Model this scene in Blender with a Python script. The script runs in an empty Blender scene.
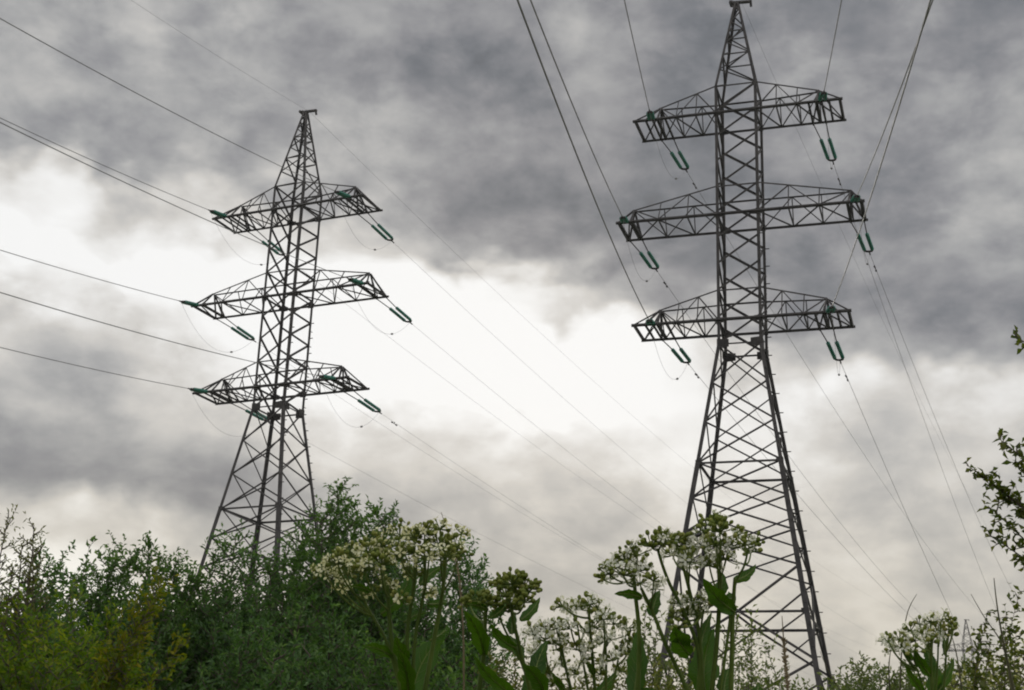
import bpy, math, random
import numpy as np
from mathutils import Vector, Matrix

random.seed(7)
rng = np.random.default_rng(7)
SC = bpy.context.scene
COL = SC.collection

# ------------------------------------------------------------------ camera
F_PX, TILT, ROLL, EYE = 1433.7, 0.3331, 0.0378, 0.75
W, H = 1024, 690
ct, st_ = math.cos(TILT), math.sin(TILT)
cr, sr = math.cos(ROLL), math.sin(ROLL)
c_f = np.array([0, ct, st_]); c_u0 = np.array([0, -st_, ct]); c_r0 = np.array([1.0, 0, 0])
c_r = c_r0 * cr + c_u0 * sr
c_u = -c_r0 * sr + c_u0 * cr
cam_d = bpy.data.cameras.new('camera')
cam = bpy.data.objects.new('camera', cam_d); COL.objects.link(cam)
cam_d.sensor_width = 36.0
cam_d.lens = F_PX / W * 36.0
cam_d.clip_start = 0.05
cam_d.clip_end = 5000
SC.render.engine = 'CYCLES'
SC.cycles.filter_width = 2.0
cam.matrix_world = Matrix(((c_r[0], c_u[0], -c_f[0], 0), (c_r[1], c_u[1], -c_f[1], 0),
                           (c_r[2], c_u[2], -c_f[2], EYE), (0, 0, 0, 1)))
SC.camera = cam
EYEV = np.array([0, 0, EYE])


def ray(x, y):
    return c_r * ((x - W / 2) / F_PX) - c_u * ((y - H / 2) / F_PX) + c_f


def P(x, y, d):
    """the point of the place seen at (x, y) at depth d"""
    return EYEV + ray(x, y) * d


# ------------------------------------------------------------------ world
SC.view_settings.view_transform = 'Standard'
SC.view_settings.look = 'None'
SC.view_settings.exposure = 0.0
SC.view_settings.gamma = 1.0
SUN_AZ, SUN_EL = math.radians(0.5), math.radians(20)

GX = np.arange(0, 1025, 64)
GY = np.array([0, 50, 100, 150, 200, 250, 300, 350, 400, 450, 500, 550, 600, 690])
GV = np.array([
    [164, 164, 166, 158, 152, 146, 142, 136, 130, 146, 150, 136, 128, 134, 144, 152, 142],
    [166, 168, 164, 170, 164, 142, 136, 124, 120, 158, 140, 124, 132, 152, 146, 138, 142],
    [166, 152, 166, 158, 156, 176, 140, 142, 122, 148, 128, 126, 136, 142, 134, 150, 148],
    [172, 170, 156, 144, 154, 172, 152, 148, 126, 132, 124, 124, 132, 136, 124, 146, 156],
    [242, 236, 196, 164, 176, 190, 152, 142, 134, 126, 124, 124, 130, 132, 128, 166, 166],
    [248, 250, 250, 244, 236, 240, 212, 164, 142, 146, 134, 128, 128, 132, 132, 156, 150],
    [190, 230, 205, 250, 252, 252, 252, 252, 240, 206, 160, 144, 136, 132, 130, 130, 132],
    [200, 172, 158, 222, 250, 254, 254, 254, 254, 252, 246, 224, 186, 160, 148, 142, 160],
    [152, 184, 202, 218, 234, 246, 252, 252, 252, 250, 244, 232, 226, 206, 206, 226, 216],
    [146, 144, 142, 152, 174, 204, 200, 196, 212, 208, 222, 230, 222, 204, 198, 192, 190],
    [178, 162, 150, 142, 150, 164, 174, 186, 194, 188, 198, 214, 208, 202, 200, 196, 194],
    [238, 238, 232, 196, 172, 168, 170, 172, 176, 184, 190, 198, 202, 196, 194, 192, 190],
    [238, 236, 228, 208, 184, 176, 175, 175, 184, 190, 196, 198, 198, 196, 194, 192, 190],
    [215, 214, 210, 202, 196, 192, 190, 193, 198, 200, 200, 200, 200, 198, 194, 192, 190]], float)


GV = np.where(GV > 205, GV + (GV - 205) * .45, GV)


def cloud_level(az, el):
    """brightness of the overcast towards an azimuth and elevation, as judged by eye"""
    d = np.array([math.sin(az) * math.cos(el), math.cos(az) * math.cos(el), math.sin(el)])
    q = d / (d @ c_f)
    x = min(max(W / 2 + F_PX * (q @ c_r), 0), 1024)
    y = min(max(H / 2 - F_PX * (q @ c_u), 0), 690)
    i = min(int(x // 64), 15); u = x / 64 - i
    j = min(np.searchsorted(GY, y, side='right') - 1, len(GY) - 2)
    v = (y - GY[j]) / (GY[j + 1] - GY[j])
    return ((GV[j, i] * (1 - u) + GV[j, i + 1] * u) * (1 - v) + (GV[j + 1, i] * (1 - u) + GV[j + 1, i + 1] * u) * v) / 255


world = bpy.data.worlds.new('World'); SC.world = world
world.use_nodes = True
nt = world.node_tree; nt.nodes.clear()


class G:
    """small helper for node graphs"""
    def __init__(s, tree): s.t = tree

    def n(s, typ, **k):
        nd = s.t.nodes.new(typ)
        for a, b in k.items(): setattr(nd, a, b)
        return nd

    def put(s, sock, v):
        if hasattr(v, 'links'): s.t.links.new(v, sock)
        else: sock.default_value = v

    def m(s, op, a, b=0.0, c=0.0, clamp=False):
        nd = s.n('ShaderNodeMath', operation=op, use_clamp=clamp)
        for i, v in enumerate((a, b, c)): s.put(nd.inputs[i], v)
        return nd.outputs[0]

    def vm(s, op, a, b=(0, 0, 0)):
        nd = s.n('ShaderNodeVectorMath', operation=op)
        s.put(nd.inputs[0], a); s.put(nd.inputs[1], b)
        return nd.outputs[0]

    def rng(s, v, a, b, c=0.0, d=1.0, kind='SMOOTHSTEP'):
        nd = s.n('ShaderNodeMapRange', interpolation_type=kind)
        for i, q in enumerate((v, a, b, c, d)): s.put(nd.inputs[i], q)
        return nd.outputs[0]

    def noise(s, vec, scale, detail=4.0, rough=0.55, dist=0.0):
        nd = s.n('ShaderNodeTexNoise')
        if vec is not None: s.put(nd.inputs['Vector'], vec)
        nd.inputs['Scale'].default_value = scale
        nd.inputs['Detail'].default_value = detail
        nd.inputs['Roughness'].default_value = rough
        nd.inputs['Distortion'].default_value = dist
        return nd

    def ramp(s, fac, stops, kind='LINEAR'):
        nd = s.n('ShaderNodeValToRGB')
        r = nd.color_ramp; r.interpolation = kind
        while len(r.elements) < len(stops): r.elements.new(1.0)
        for i, (p, c) in enumerate(stops):
            r.elements[i].position = p
            r.elements[i].color = (c, c, c, 1) if not hasattr(c, '__len__') else (*c, 1)
        s.put(nd.inputs[0], fac)
        return nd.outputs[0]

    def mixf(s, f, a, b):
        nd = s.n('ShaderNodeMix', data_type='FLOAT')
        s.put(nd.inputs[0], f); s.put(nd.inputs[2], a); s.put(nd.inputs[3], b)
        return nd.outputs[0]

    def mixc(s, f, a, b, blend='MIX'):
        nd = s.n('ShaderNodeMix', data_type='RGBA', blend_type=blend)
        s.put(nd.inputs[0], f); s.put(nd.inputs[6], a); s.put(nd.inputs[7], b)
        return nd.outputs[2]


g = G(nt)
tc = g.n('ShaderNodeTexCoord')
D = g.vm('NORMALIZE', tc.outputs['Generated'])
sp = g.n('ShaderNodeSeparateXYZ'); g.put(sp.inputs[0], D)
dx, dy, dz = sp.outputs
# the cloud deck: a plane above the ground, so clouds bunch up towards the horizon
den = g.m('ADD', g.m('MAXIMUM', dz, 0.0), 0.16)
cb = g.n('ShaderNodeCombineXYZ')
g.put(cb.inputs[0], g.m('DIVIDE', dx, den)); g.put(cb.inputs[1], g.m('DIVIDE', dy, den)); g.put(cb.inputs[2], 3.7)
deck = cb.outputs[0]
cs = g.n('ShaderNodeCombineXYZ')
AZ_, EL_ = g.m('ARCTAN2', dx, dy), g.m('ARCSINE', dz)
g.put(cs.inputs[0], AZ_); g.put(cs.inputs[1], g.m('MULTIPLY', EL_, 1.55)); cs.inputs[2].default_value = 0.4
vault = cs.outputs[0]
n1 = g.noise(vault, 9.0, 4, 0.5)
n2 = g.noise(g.vm('ADD', vault, (7.3, 1.1, 5.0)), 24, 3, 0.55)
n3 = g.noise(g.vm('ADD', vault, (2.3, 9.1, 1.0)), 13.0, 7, 0.58, 0.12)
n4 = g.noise(g.vm('ADD', deck, (1.3, 4.1, 8.0)), 5.0, 6, 0.6, 0.3)
vo = g.n('ShaderNodeTexVoronoi', voronoi_dimensions='2D', feature='SMOOTH_F1', normalize=True)
wv_ = g.n('ShaderNodeVectorMath', operation='SCALE'); g.put(wv_.inputs[0], g.vm('SUBTRACT', n1.outputs['Color'], (0.5, 0.5, 0.5))); wv_.inputs['Scale'].default_value = 0.10
g.put(vo.inputs['Vector'], g.vm('ADD', vault, wv_.outputs[0]))
vo.inputs['Scale'].default_value = 11.0; vo.inputs['Detail'].default_value = 2.0; vo.inputs['Roughness'].default_value = 0.55; vo.inputs['Lacunarity'].default_value = 2.1; vo.inputs['Smoothness'].default_value = 0.35
puff = g.m('SUBTRACT', 0.31, vo.outputs['Distance'])
s1 = g.n('ShaderNodeSeparateXYZ'); g.put(s1.inputs[0], n1.outputs['Color'])
s2 = g.n('ShaderNodeSeparateXYZ'); g.put(s2.inputs[0], n2.outputs['Color'])
az = g.m('ARCTAN2', dx, dy)
el = g.m('ARCSINE', dz)
WA, WB = 0.05, 0.035
az_w = g.m('ADD', az, g.m('ADD', g.m('MULTIPLY', g.m('SUBTRACT', s1.outputs[0], 0.5), WA), g.m('MULTIPLY', g.m('SUBTRACT', s2.outputs[0], 0.5), WB)))
el_w = g.m('ADD', g.m('SUBTRACT', el, g.m('MULTIPLY', puff, 0.07)), g.m('ADD', g.m('MULTIPLY', g.m('SUBTRACT', s1.outputs[1], 0.5), WA * 0.6), g.m('MULTIPLY', g.m('SUBTRACT', s2.outputs[1], 0.5), WB * 0.6)))
AZ0, AZ1 = math.radians(-21.5), math.radians(21.5)
fac = g.rng(az_w, AZ0, AZ1, kind='LINEAR')
els = np.radians(np.linspace(4.5, 33.5, 15))
azs = np.linspace(AZ0, AZ1, 19)
lev = None
for j, e in enumerate(els):
    r = g.ramp(fac, [(i / (len(azs) - 1), float(cloud_level(a, e))) for i, a in enumerate(azs)], 'EASE')
    lev = r if lev is None else g.mixf(g.rng(el_w, float(els[j - 1]), float(e)), lev, r)
# unseen sky beside, behind and overhead: even overcast, brightness added to light plant fronts
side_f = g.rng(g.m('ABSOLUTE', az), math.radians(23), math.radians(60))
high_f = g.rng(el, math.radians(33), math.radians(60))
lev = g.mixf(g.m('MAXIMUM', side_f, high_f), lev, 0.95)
fine = g.m('MULTIPLY', g.m('SUBTRACT', g.rng(n3.outputs[0], 0.30, 0.70), 0.5), 0.15)
fine = g.m('ADD', fine, g.m('MULTIPLY', g.m('SUBTRACT', g.rng(n2.outputs[0], 0.28, 0.72), 0.5), 0.055))
fine = g.m('ADD', fine, g.m('MULTIPLY', g.m('SUBTRACT', n4.outputs[0], 0.5), 0.16))
fine = g.m('ADD', fine, g.m('MULTIPLY', puff, 0.22))
fine = g.m('MULTIPLY', fine, g.rng(lev, 0.86, 0.97, 1.0, 0.12))
fine = g.m('MULTIPLY', fine, g.rng(el, math.radians(8), math.radians(21), 0.75, 1.0))
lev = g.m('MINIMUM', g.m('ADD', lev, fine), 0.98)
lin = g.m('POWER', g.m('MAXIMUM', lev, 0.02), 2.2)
tint = g.ramp(lev, [(0.44, (0.915, 0.985, 1.10)), (0.54, (0.975, 0.985, 1.045)), (0.66, (1.0, 1.0, 1.0)), (0.80, (1.03, 1.0, 0.95)), (0.98, (1.0, 1.0, 0.99))])
low = g.mixc(g.rng(el, math.radians(4), math.radians(18), 1, 0), (1, 1, 1, 1), (1.05, 1.0, 0.89, 1))
ccol = g.mixc(1.0, g.mixc(1.0, tint, low, 'MULTIPLY'), g.n('ShaderNodeCombineColor').outputs[0], 'MIX')
# cloud colour = tint * low-sky warmth * brightness
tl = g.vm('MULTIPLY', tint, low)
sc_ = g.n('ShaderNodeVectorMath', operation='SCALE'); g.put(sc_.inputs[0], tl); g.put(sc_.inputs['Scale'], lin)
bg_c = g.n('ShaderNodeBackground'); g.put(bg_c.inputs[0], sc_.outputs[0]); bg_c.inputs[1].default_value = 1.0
sky = g.n('ShaderNodeTexSky', sky_type='NISHITA', sun_disc=False, sun_elevation=SUN_EL, sun_rotation=SUN_AZ)
bg_s = g.n('ShaderNodeBackground'); g.put(bg_s.inputs[0], sky.outputs[0]); bg_s.inputs[1].default_value = 0.08
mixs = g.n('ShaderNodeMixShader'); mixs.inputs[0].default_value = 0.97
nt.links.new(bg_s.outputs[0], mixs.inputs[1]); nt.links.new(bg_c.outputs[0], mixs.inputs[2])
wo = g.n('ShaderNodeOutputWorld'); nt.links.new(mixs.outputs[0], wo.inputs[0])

sun_d = bpy.data.lights.new('sun', 'SUN'); sun_d.energy = 1.3; sun_d.angle = math.radians(14); sun_d.color = (1.0, 0.95, 0.88)
sun = bpy.data.objects.new('sun', sun_d); COL.objects.link(sun)
sdir = Vector((math.sin(SUN_AZ) * math.cos(SUN_EL), math.cos(SUN_AZ) * math.cos(SUN_EL), math.sin(SUN_EL)))
sun.rotation_euler = sdir.to_track_quat('Z', 'Y').to_euler()
sun.location = (0, 0, 60)


# ------------------------------------------------------------------ materials
def mat(name):
    m = bpy.data.materials.new(name); m.use_nodes = True
    m.node_tree.nodes.clear()
    return m, G(m.node_tree)


def finish(m, gg, shader):
    o = gg.n('ShaderNodeOutputMaterial'); m.node_tree.links.new(shader, o.inputs[0])
    return m


def m_noise(name, c0, c1, scale, rough=0.6, metal=0.0, bump=0.0, spec=0.5):
    m, q = mat(name)
    t = q.n('ShaderNodeTexCoord')
    no = q.noise(t.outputs['Object'], scale, 5, 0.6)
    c = q.mixc(q.rng(no.outputs[0], 0.35, 0.65), (*c0, 1), (*c1, 1))
    b = q.n('ShaderNodeBsdfPrincipled')
    q.put(b.inputs['Base Color'], c)
    b.inputs['Roughness'].default_value = rough; b.inputs['Metallic'].default_value = metal
    b.inputs['Specular IOR Level'].default_value = spec
    if bump:
        bn = q.n('ShaderNodeBump'); bn.inputs['Strength'].default_value = bump
        q.put(bn.inputs['Height'], no.outputs[0]); q.put(b.inputs['Normal'], bn.outputs[0])
    return finish(m, q, b.outputs[0])


def m_leaf(name, stops, trans=0.35, gloss=0.06, vein=False, tcol=(1.3, 1.25, 0.5)):
    """leaves: each leaf of a crown has its own tone; light comes through a little"""
    m, q = mat(name)
    geo = q.n('ShaderNodeNewGeometry')
    c = q.ramp(geo.outputs['Random Per Island'], stops)
    t = q.n('ShaderNodeTexCoord')
    no = q.noise(t.outputs['Object'], 1.6 if not vein else 60, 3, 0.6)
    c = q.mixc(q.rng(no.outputs[0], 0.3, 0.7, 0.0, 0.45), c, q.mixc(1.0, c, (0.55, 0.62, 0.6, 1), 'MULTIPLY'))
    df = q.n('ShaderNodeBsdfDiffuse'); q.put(df.inputs[0], c)
    tr = q.n('ShaderNodeBsdfTranslucent'); q.put(tr.inputs[0], q.mixc(1.0, c, (*tcol, 1), 'MULTIPLY'))
    mx = q.n('ShaderNodeMixShader'); mx.inputs[0].default_value = trans
    q.t.links.new(df.outputs[0], mx.inputs[1]); q.t.links.new(tr.outputs[0], mx.inputs[2])
    gl = q.n('ShaderNodeBsdfGlossy'); gl.inputs['Roughness'].default_value = 0.42; gl.inputs['Color'].default_value = (0.8, 0.85, 0.9, 1)
    m2 = q.n('ShaderNodeMixShader'); m2.inputs[0].default_value = gloss
    q.t.links.new(mx.outputs[0], m2.inputs[1]); q.t.links.new(gl.outputs[0], m2.inputs[2])
    return finish(m, q, m2.outputs[0])


M = {}
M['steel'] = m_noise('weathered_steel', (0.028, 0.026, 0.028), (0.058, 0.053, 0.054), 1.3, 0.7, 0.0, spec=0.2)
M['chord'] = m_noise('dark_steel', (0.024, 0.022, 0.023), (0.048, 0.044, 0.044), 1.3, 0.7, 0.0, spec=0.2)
M['footing'] = m_noise('footing_concrete', (0.28, 0.27, 0.25), (0.4, 0.39, 0.36), 4, 0.9)
M['glass'] = m_leaf('green_glass', [(0, (0.004, 0.22, 0.16)), (1, (0.010, 0.32, 0.23))], 0.5, 0.07, False, (1.2, 1.3, 1.25))
M['wire'] = m_noise('aluminium_wire', (0.16, 0.16, 0.16), (0.22, 0.22, 0.22), 2, 0.6, 0.3)
M['bark'] = m_noise('brown_bark', (0.05, 0.038, 0.028), (0.11, 0.09, 0.07), 18, 0.9, 0, 0.4)
M['twig'] = m_noise('olive_twig', (0.07, 0.06, 0.03), (0.12, 0.10, 0.05), 12, 0.85)
M['ground'] = m_noise('meadow_ground', (0.035, 0.055, 0.018), (0.07, 0.075, 0.03), 0.6, 0.95)
M['leaf_blue'] = m_leaf('leaf_blue_green', [(0, (0.050, 0.110, 0.032)), (0.5, (0.072, 0.150, 0.044)), (0.85, (0.105, 0.195, 0.064)), (1, (0.16, 0.25, 0.11))], 0.5, 0.02, tcol=(1.25, 1.3, 0.6))
M['leaf_dark'] = m_leaf('leaf_dark_green', [(0, (0.046, 0.100, 0.022)), (0.5, (0.068, 0.140, 0.032)), (0.85, (0.098, 0.185, 0.050)), (1, (0.15, 0.235, 0.085))], 0.5, 0.02, tcol=(1.25, 1.3, 0.6))
M['leaf_yellow'] = m_leaf('leaf_yellow_green', [(0, (0.085, 0.125, 0.006)), (0.5, (0.13, 0.17, 0.008)), (0.8, (0.17, 0.17, 0.012)), (1, (0.22, 0.20, 0.02))], 0.5, 0.015)
M['leaf_mid'] = m_leaf('leaf_fresh_green', [(0, (0.06, 0.125, 0.012)), (0.5, (0.105, 0.185, 0.015)), (0.85, (0.15, 0.215, 0.018)), (1, (0.23, 0.25, 0.03))], 0.5, 0.015)
M['leaf_pale'] = m_leaf('leaf_pale_shrub', [(0, (0.10, 0.13, 0.035)), (0.6, (0.16, 0.19, 0.06)), (0.72, (0.24, 0.26, 0.11)), (0.80, (0.5, 0.5, 0.38)), (1, (0.62, 0.62, 0.50))], 0.45, 0.02)
M['leaf_olive'] = m_leaf('leaf_olive', [(0, (0.075, 0.095, 0.020)), (0.5, (0.115, 0.14, 0.032)), (1, (0.18, 0.19, 0.06))], 0.45, 0.02)
M['leaf_far'] = m_leaf('leaf_far_bush', [(0, (0.065, 0.10, 0.025)), (0.5, (0.10, 0.145, 0.036)), (1, (0.16, 0.20, 0.055))], 0.5, 0.02)
M['leaf_maple'] = m_leaf('leaf_edge_tree', [(0, (0.050, 0.078, 0.014)), (0.5, (0.080, 0.110, 0.018)), (1, (0.14, 0.15, 0.03))], 0.5, 0.02)
M['leaf_weed'] = m_leaf('leaf_weed', [(0, (0.026, 0.064, 0.007)), (1, (0.046, 0.110, 0.014))], 0.42, 0.012, True, (1.6, 1.5, 0.4))
M['stem'] = m_noise('weed_stem', (0.055, 0.088, 0.014), (0.095, 0.135, 0.026), 40, 0.7, spec=.2)
M['pedicel'] = m_noise('flower_stalk', (0.075, 0.11, 0.02), (0.12, 0.16, 0.035), 90, 0.7, spec=.2)
M['bud'] = m_leaf('flower_bud', [(0, (0.11, 0.15, 0.02)), (0.6, (0.18, 0.21, 0.035)), (1, (0.34, 0.34, 0.10))], 0.25, 0.02)
M['petal'] = m_leaf('white_petal', [(0, (0.66, 0.66, 0.58)), (0.6, (0.78, 0.78, 0.70)), (1, (0.82, 0.80, 0.64))], 0.35, 0.02, False, (1.0, 1.0, 0.9))
M['cream'] = m_leaf('cream_petal', [(0, (0.62, 0.60, 0.33)), (0.6, (0.76, 0.74, 0.48)), (1, (0.8, 0.8, 0.66))], 0.35, 0.02, False, (1.0, 1.0, 0.8))
M['dry'] = m_noise('dry_grass', (0.13, 0.10, 0.06), (0.20, 0.155, 0.09), 60, 0.85)
M['reed'] = m_noise('dark_reed', (0.05, 0.05, 0.025), (0.08, 0.075, 0.035), 30, 0.8)
M['beetle'] = m_noise('black_beetle', (0.008, 0.008, 0.009), (0.014, 0.014, 0.016), 30, 0.25)


# ------------------------------------------------------------------ mesh helpers
def tag(o, label=None, cat=None, group=None, kind=None):
    for k, v in (('label', label), ('category', cat), ('group', group), ('kind', kind)):
        if v: o[k] = v
    return o


def empty(name, loc=(0, 0, 0), rz=0.0):
    o = bpy.data.objects.new(name, None); COL.objects.link(o)
    o.location = tuple(float(v) for v in loc); o.rotation_euler = (0, 0, rz); o.empty_display_size = 0.2
    return o


class MB:
    def __init__(s): s.v = []; s.f = []

    def add(s, vs, fs):
        k = len(s.v); s.v += [tuple(map(float, p)) for p in vs]; s.f += [tuple(i + k for i in q) for q in fs]

    def angle(s, p, q, w, t=None, ref=(0, 0, 0)):
        """an L-section steel member from p to q, its corner turned away from ref"""
        p = np.array(p, float); q = np.array(q, float); ax = q - p; L = np.linalg.norm(ax)
        if L < 1e-6: return
        ax /= L; t = t or w * 0.22
        a = np.array(ref, float) - (p + q) / 2; a -= ax * (a @ ax)
        if np.linalg.norm(a) < 1e-3:
            a = np.cross(ax, (0.3, 0.2, 1.0))
        a /= np.linalg.norm(a); b = np.cross(ax, a)
        u = (a + b) / math.sqrt(2); v = (a - b) / math.sqrt(2)
        prof = [(0, 0), (w, 0), (w, t), (t, t), (t, w), (0, w)]
        vs = []
        for e in (p, q):
            for x, y in prof: vs.append(e + u * (x - w * .3) + v * (y - w * .3))
        fs = [(i, (i + 1) % 6, (i + 1) % 6 + 6, i + 6) for i in range(6)] + [(0, 3, 2, 1), (0, 5, 4, 3), (6, 7, 8, 9), (6, 9, 10, 11)]
        s.add(vs, fs)

    def bar(s, p, q, w, h=None, ref=(0.31, 0.17, 1)):
        p = np.array(p, float); q = np.array(q, float); ax = q - p; ax /= np.linalg.norm(ax) + 1e-12; h = h or w
        a = np.cross(ax, ref); a /= np.linalg.norm(a) + 1e-12; b = np.cross(ax, a)
        vs = [e + a * i * w / 2 + b * j * h / 2 for e in (p, q) for i, j in ((-1, -1), (1, -1), (1, 1), (-1, 1))]
        s.add(vs, [(0, 1, 2, 3), (7, 6, 5, 4), (0, 4, 5, 1), (1, 5, 6, 2), (2, 6, 7, 3), (3, 7, 4, 0)])

    def tube(s, pts, rad, n=6, cap=True):
        pts = np.array(pts, float); m = len(pts)
        rad = np.broadcast_to(np.array(rad, float), (m,))
        tg = np.gradient(pts, axis=0); tg /= np.linalg.norm(tg, axis=1)[:, None] + 1e-12
        a = np.cross(tg[0], (0.3, 0.9, 0.2)); a /= np.linalg.norm(a) + 1e-12
        vs = []
        th = np.arange(n) * 2 * math.pi / n
        for i in range(m):
            a = a - tg[i] * (a @ tg[i]); a /= np.linalg.norm(a) + 1e-12
            b = np.cross(tg[i], a)
            for h in th: vs.append(pts[i] + rad[i] * (a * math.cos(h) + b * math.sin(h)))
        fs = [(i * n + j, i * n + (j + 1) % n, (i + 1) * n + (j + 1) % n, (i + 1) * n + j) for i in range(m - 1) for j in range(n)]
        if cap: fs += [tuple(range(n))[::-1], tuple(range((m - 1) * n, m * n))]
        s.add(vs, fs)

    def lathe(s, p, q, prof, n=10):
        """a turned body about p->q; prof = list of (fraction along, radius)"""
        p = np.array(p, float); q = np.array(q, float); ax = q - p; L = np.linalg.norm(ax); u = ax / L
        a = np.cross(u, (0.21, 0.93, 0.3)); a /= np.linalg.norm(a); b = np.cross(u, a)
        vs = [p + ax * f + r * (a * math.cos(h) + b * math.sin(h)) for f, r in prof for h in np.arange(n) * 2 * math.pi / n]
        m = len(prof)
        s.add(vs, [(i * n + j, i * n + (j + 1) % n, (i + 1) * n + (j + 1) % n, (i + 1) * n + j) for i in range(m - 1) for j in range(n)]
              + [tuple(range(n))[::-1], tuple(range((m - 1) * n, m * n))])

    def build(s, name, m, parent=None, smooth=False):
        me = bpy.data.meshes.new(name); me.from_pydata(s.v, [], s.f); me.update()
        me.materials.append(m)
        if smooth: me.polygons.foreach_set('use_smooth', [True] * len(me.polygons))
        o = bpy.data.objects.new(name, me); COL.objects.link(o)
        if parent is not None: o.parent = parent
        return o


def np_mesh(name, V, Fq, m, parent=None, smooth=False):
    """mesh from arrays; every face has the same number of corners"""
    me = bpy.data.meshes.new(name)
    V = np.ascontiguousarray(V, np.float32); Fq = np.ascontiguousarray(Fq, np.int32); k = Fq.shape[1]
    me.vertices.add(len(V)); me.vertices.foreach_set('co', V.ravel())
    me.loops.add(Fq.size); me.loops.foreach_set('vertex_index', Fq.ravel())
    me.polygons.add(len(Fq)); me.polygons.foreach_set('loop_start', np.arange(0, Fq.size, k, dtype=np.int32))
    me.polygons.foreach_set('loop_total', np.full(len(Fq), k, np.int32))
    if smooth: me.polygons.foreach_set('use_smooth', np.ones(len(Fq), bool))
    me.update(calc_edges=True); me.validate()
    me.materials.append(m)
    o = bpy.data.objects.new(name, me); COL.objects.link(o)
    if parent is not None: o.parent = parent
    return o


def unit(v):
    v = np.asarray(v, float)
    return v / (np.linalg.norm(v, axis=-1, keepdims=True) + 1e-12)


def spline(pts, n=24):
    """smooth curve through the points"""
    p = np.array(pts, float)
    if len(p) == 2: return p[0] + (p[1] - p[0]) * np.linspace(0, 1, n)[:, None]
    ln = np.linalg.norm(np.diff(p, axis=0), axis=1) + 1e-9; k = len(p)
    tg = np.zeros_like(p)
    for i in range(1, k - 1):
        a, b = (p[i] - p[i - 1]) / ln[i - 1], (p[i + 1] - p[i]) / ln[i]
        tg[i] = (a * ln[i] + b * ln[i - 1]) / (ln[i] + ln[i - 1])
    tg[0] = 2 * (p[1] - p[0]) / ln[0] - tg[1] if k > 2 else (p[1] - p[0]) / ln[0]
    tg[-1] = 2 * (p[-1] - p[-2]) / ln[-1] - tg[-2]
    out = []
    for t in np.linspace(0, k - 1 - 1e-9, n):
        i = int(t); u = t - i; L = ln[i]
        out.append((2 * u ** 3 - 3 * u * u + 1) * p[i] + (u ** 3 - 2 * u * u + u) * L * tg[i] + (3 * u * u - 2 * u ** 3) * p[i + 1] + (u ** 3 - u * u) * L * tg[i + 1])
    return np.array(out)


# ------------------------------------------------------------------ ground
gm = MB(); R_ = 1500
gm.add([(-R_, -R_, 0), (R_, -R_, 0), (R_, R_, 0), (-R_, R_, 0)], [(0, 1, 2, 3)])
tag(gm.build('ground', M['ground']), kind='structure')

# ------------------------------------------------------------------ pylons
ARMS = {1: (6.04, 14.49, 4.75, 1.4), 2: (7.0, 7.90, 6.35, 1.3), 3: (6.01, 1.39, 4.75, 1.3)}   # reach, height over the waist, ridge node, node height
HT, BW, ZAP, ATOP = 1.374, 1.2, 22.65, 1.85
ATT = {1: 5.04, 2: 6.6, 3: 5.01}      # where the near strings hang along the arm
ATTF = {1: 4.62, 2: 6.55, 3: 4.56}     # and the far ones


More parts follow.
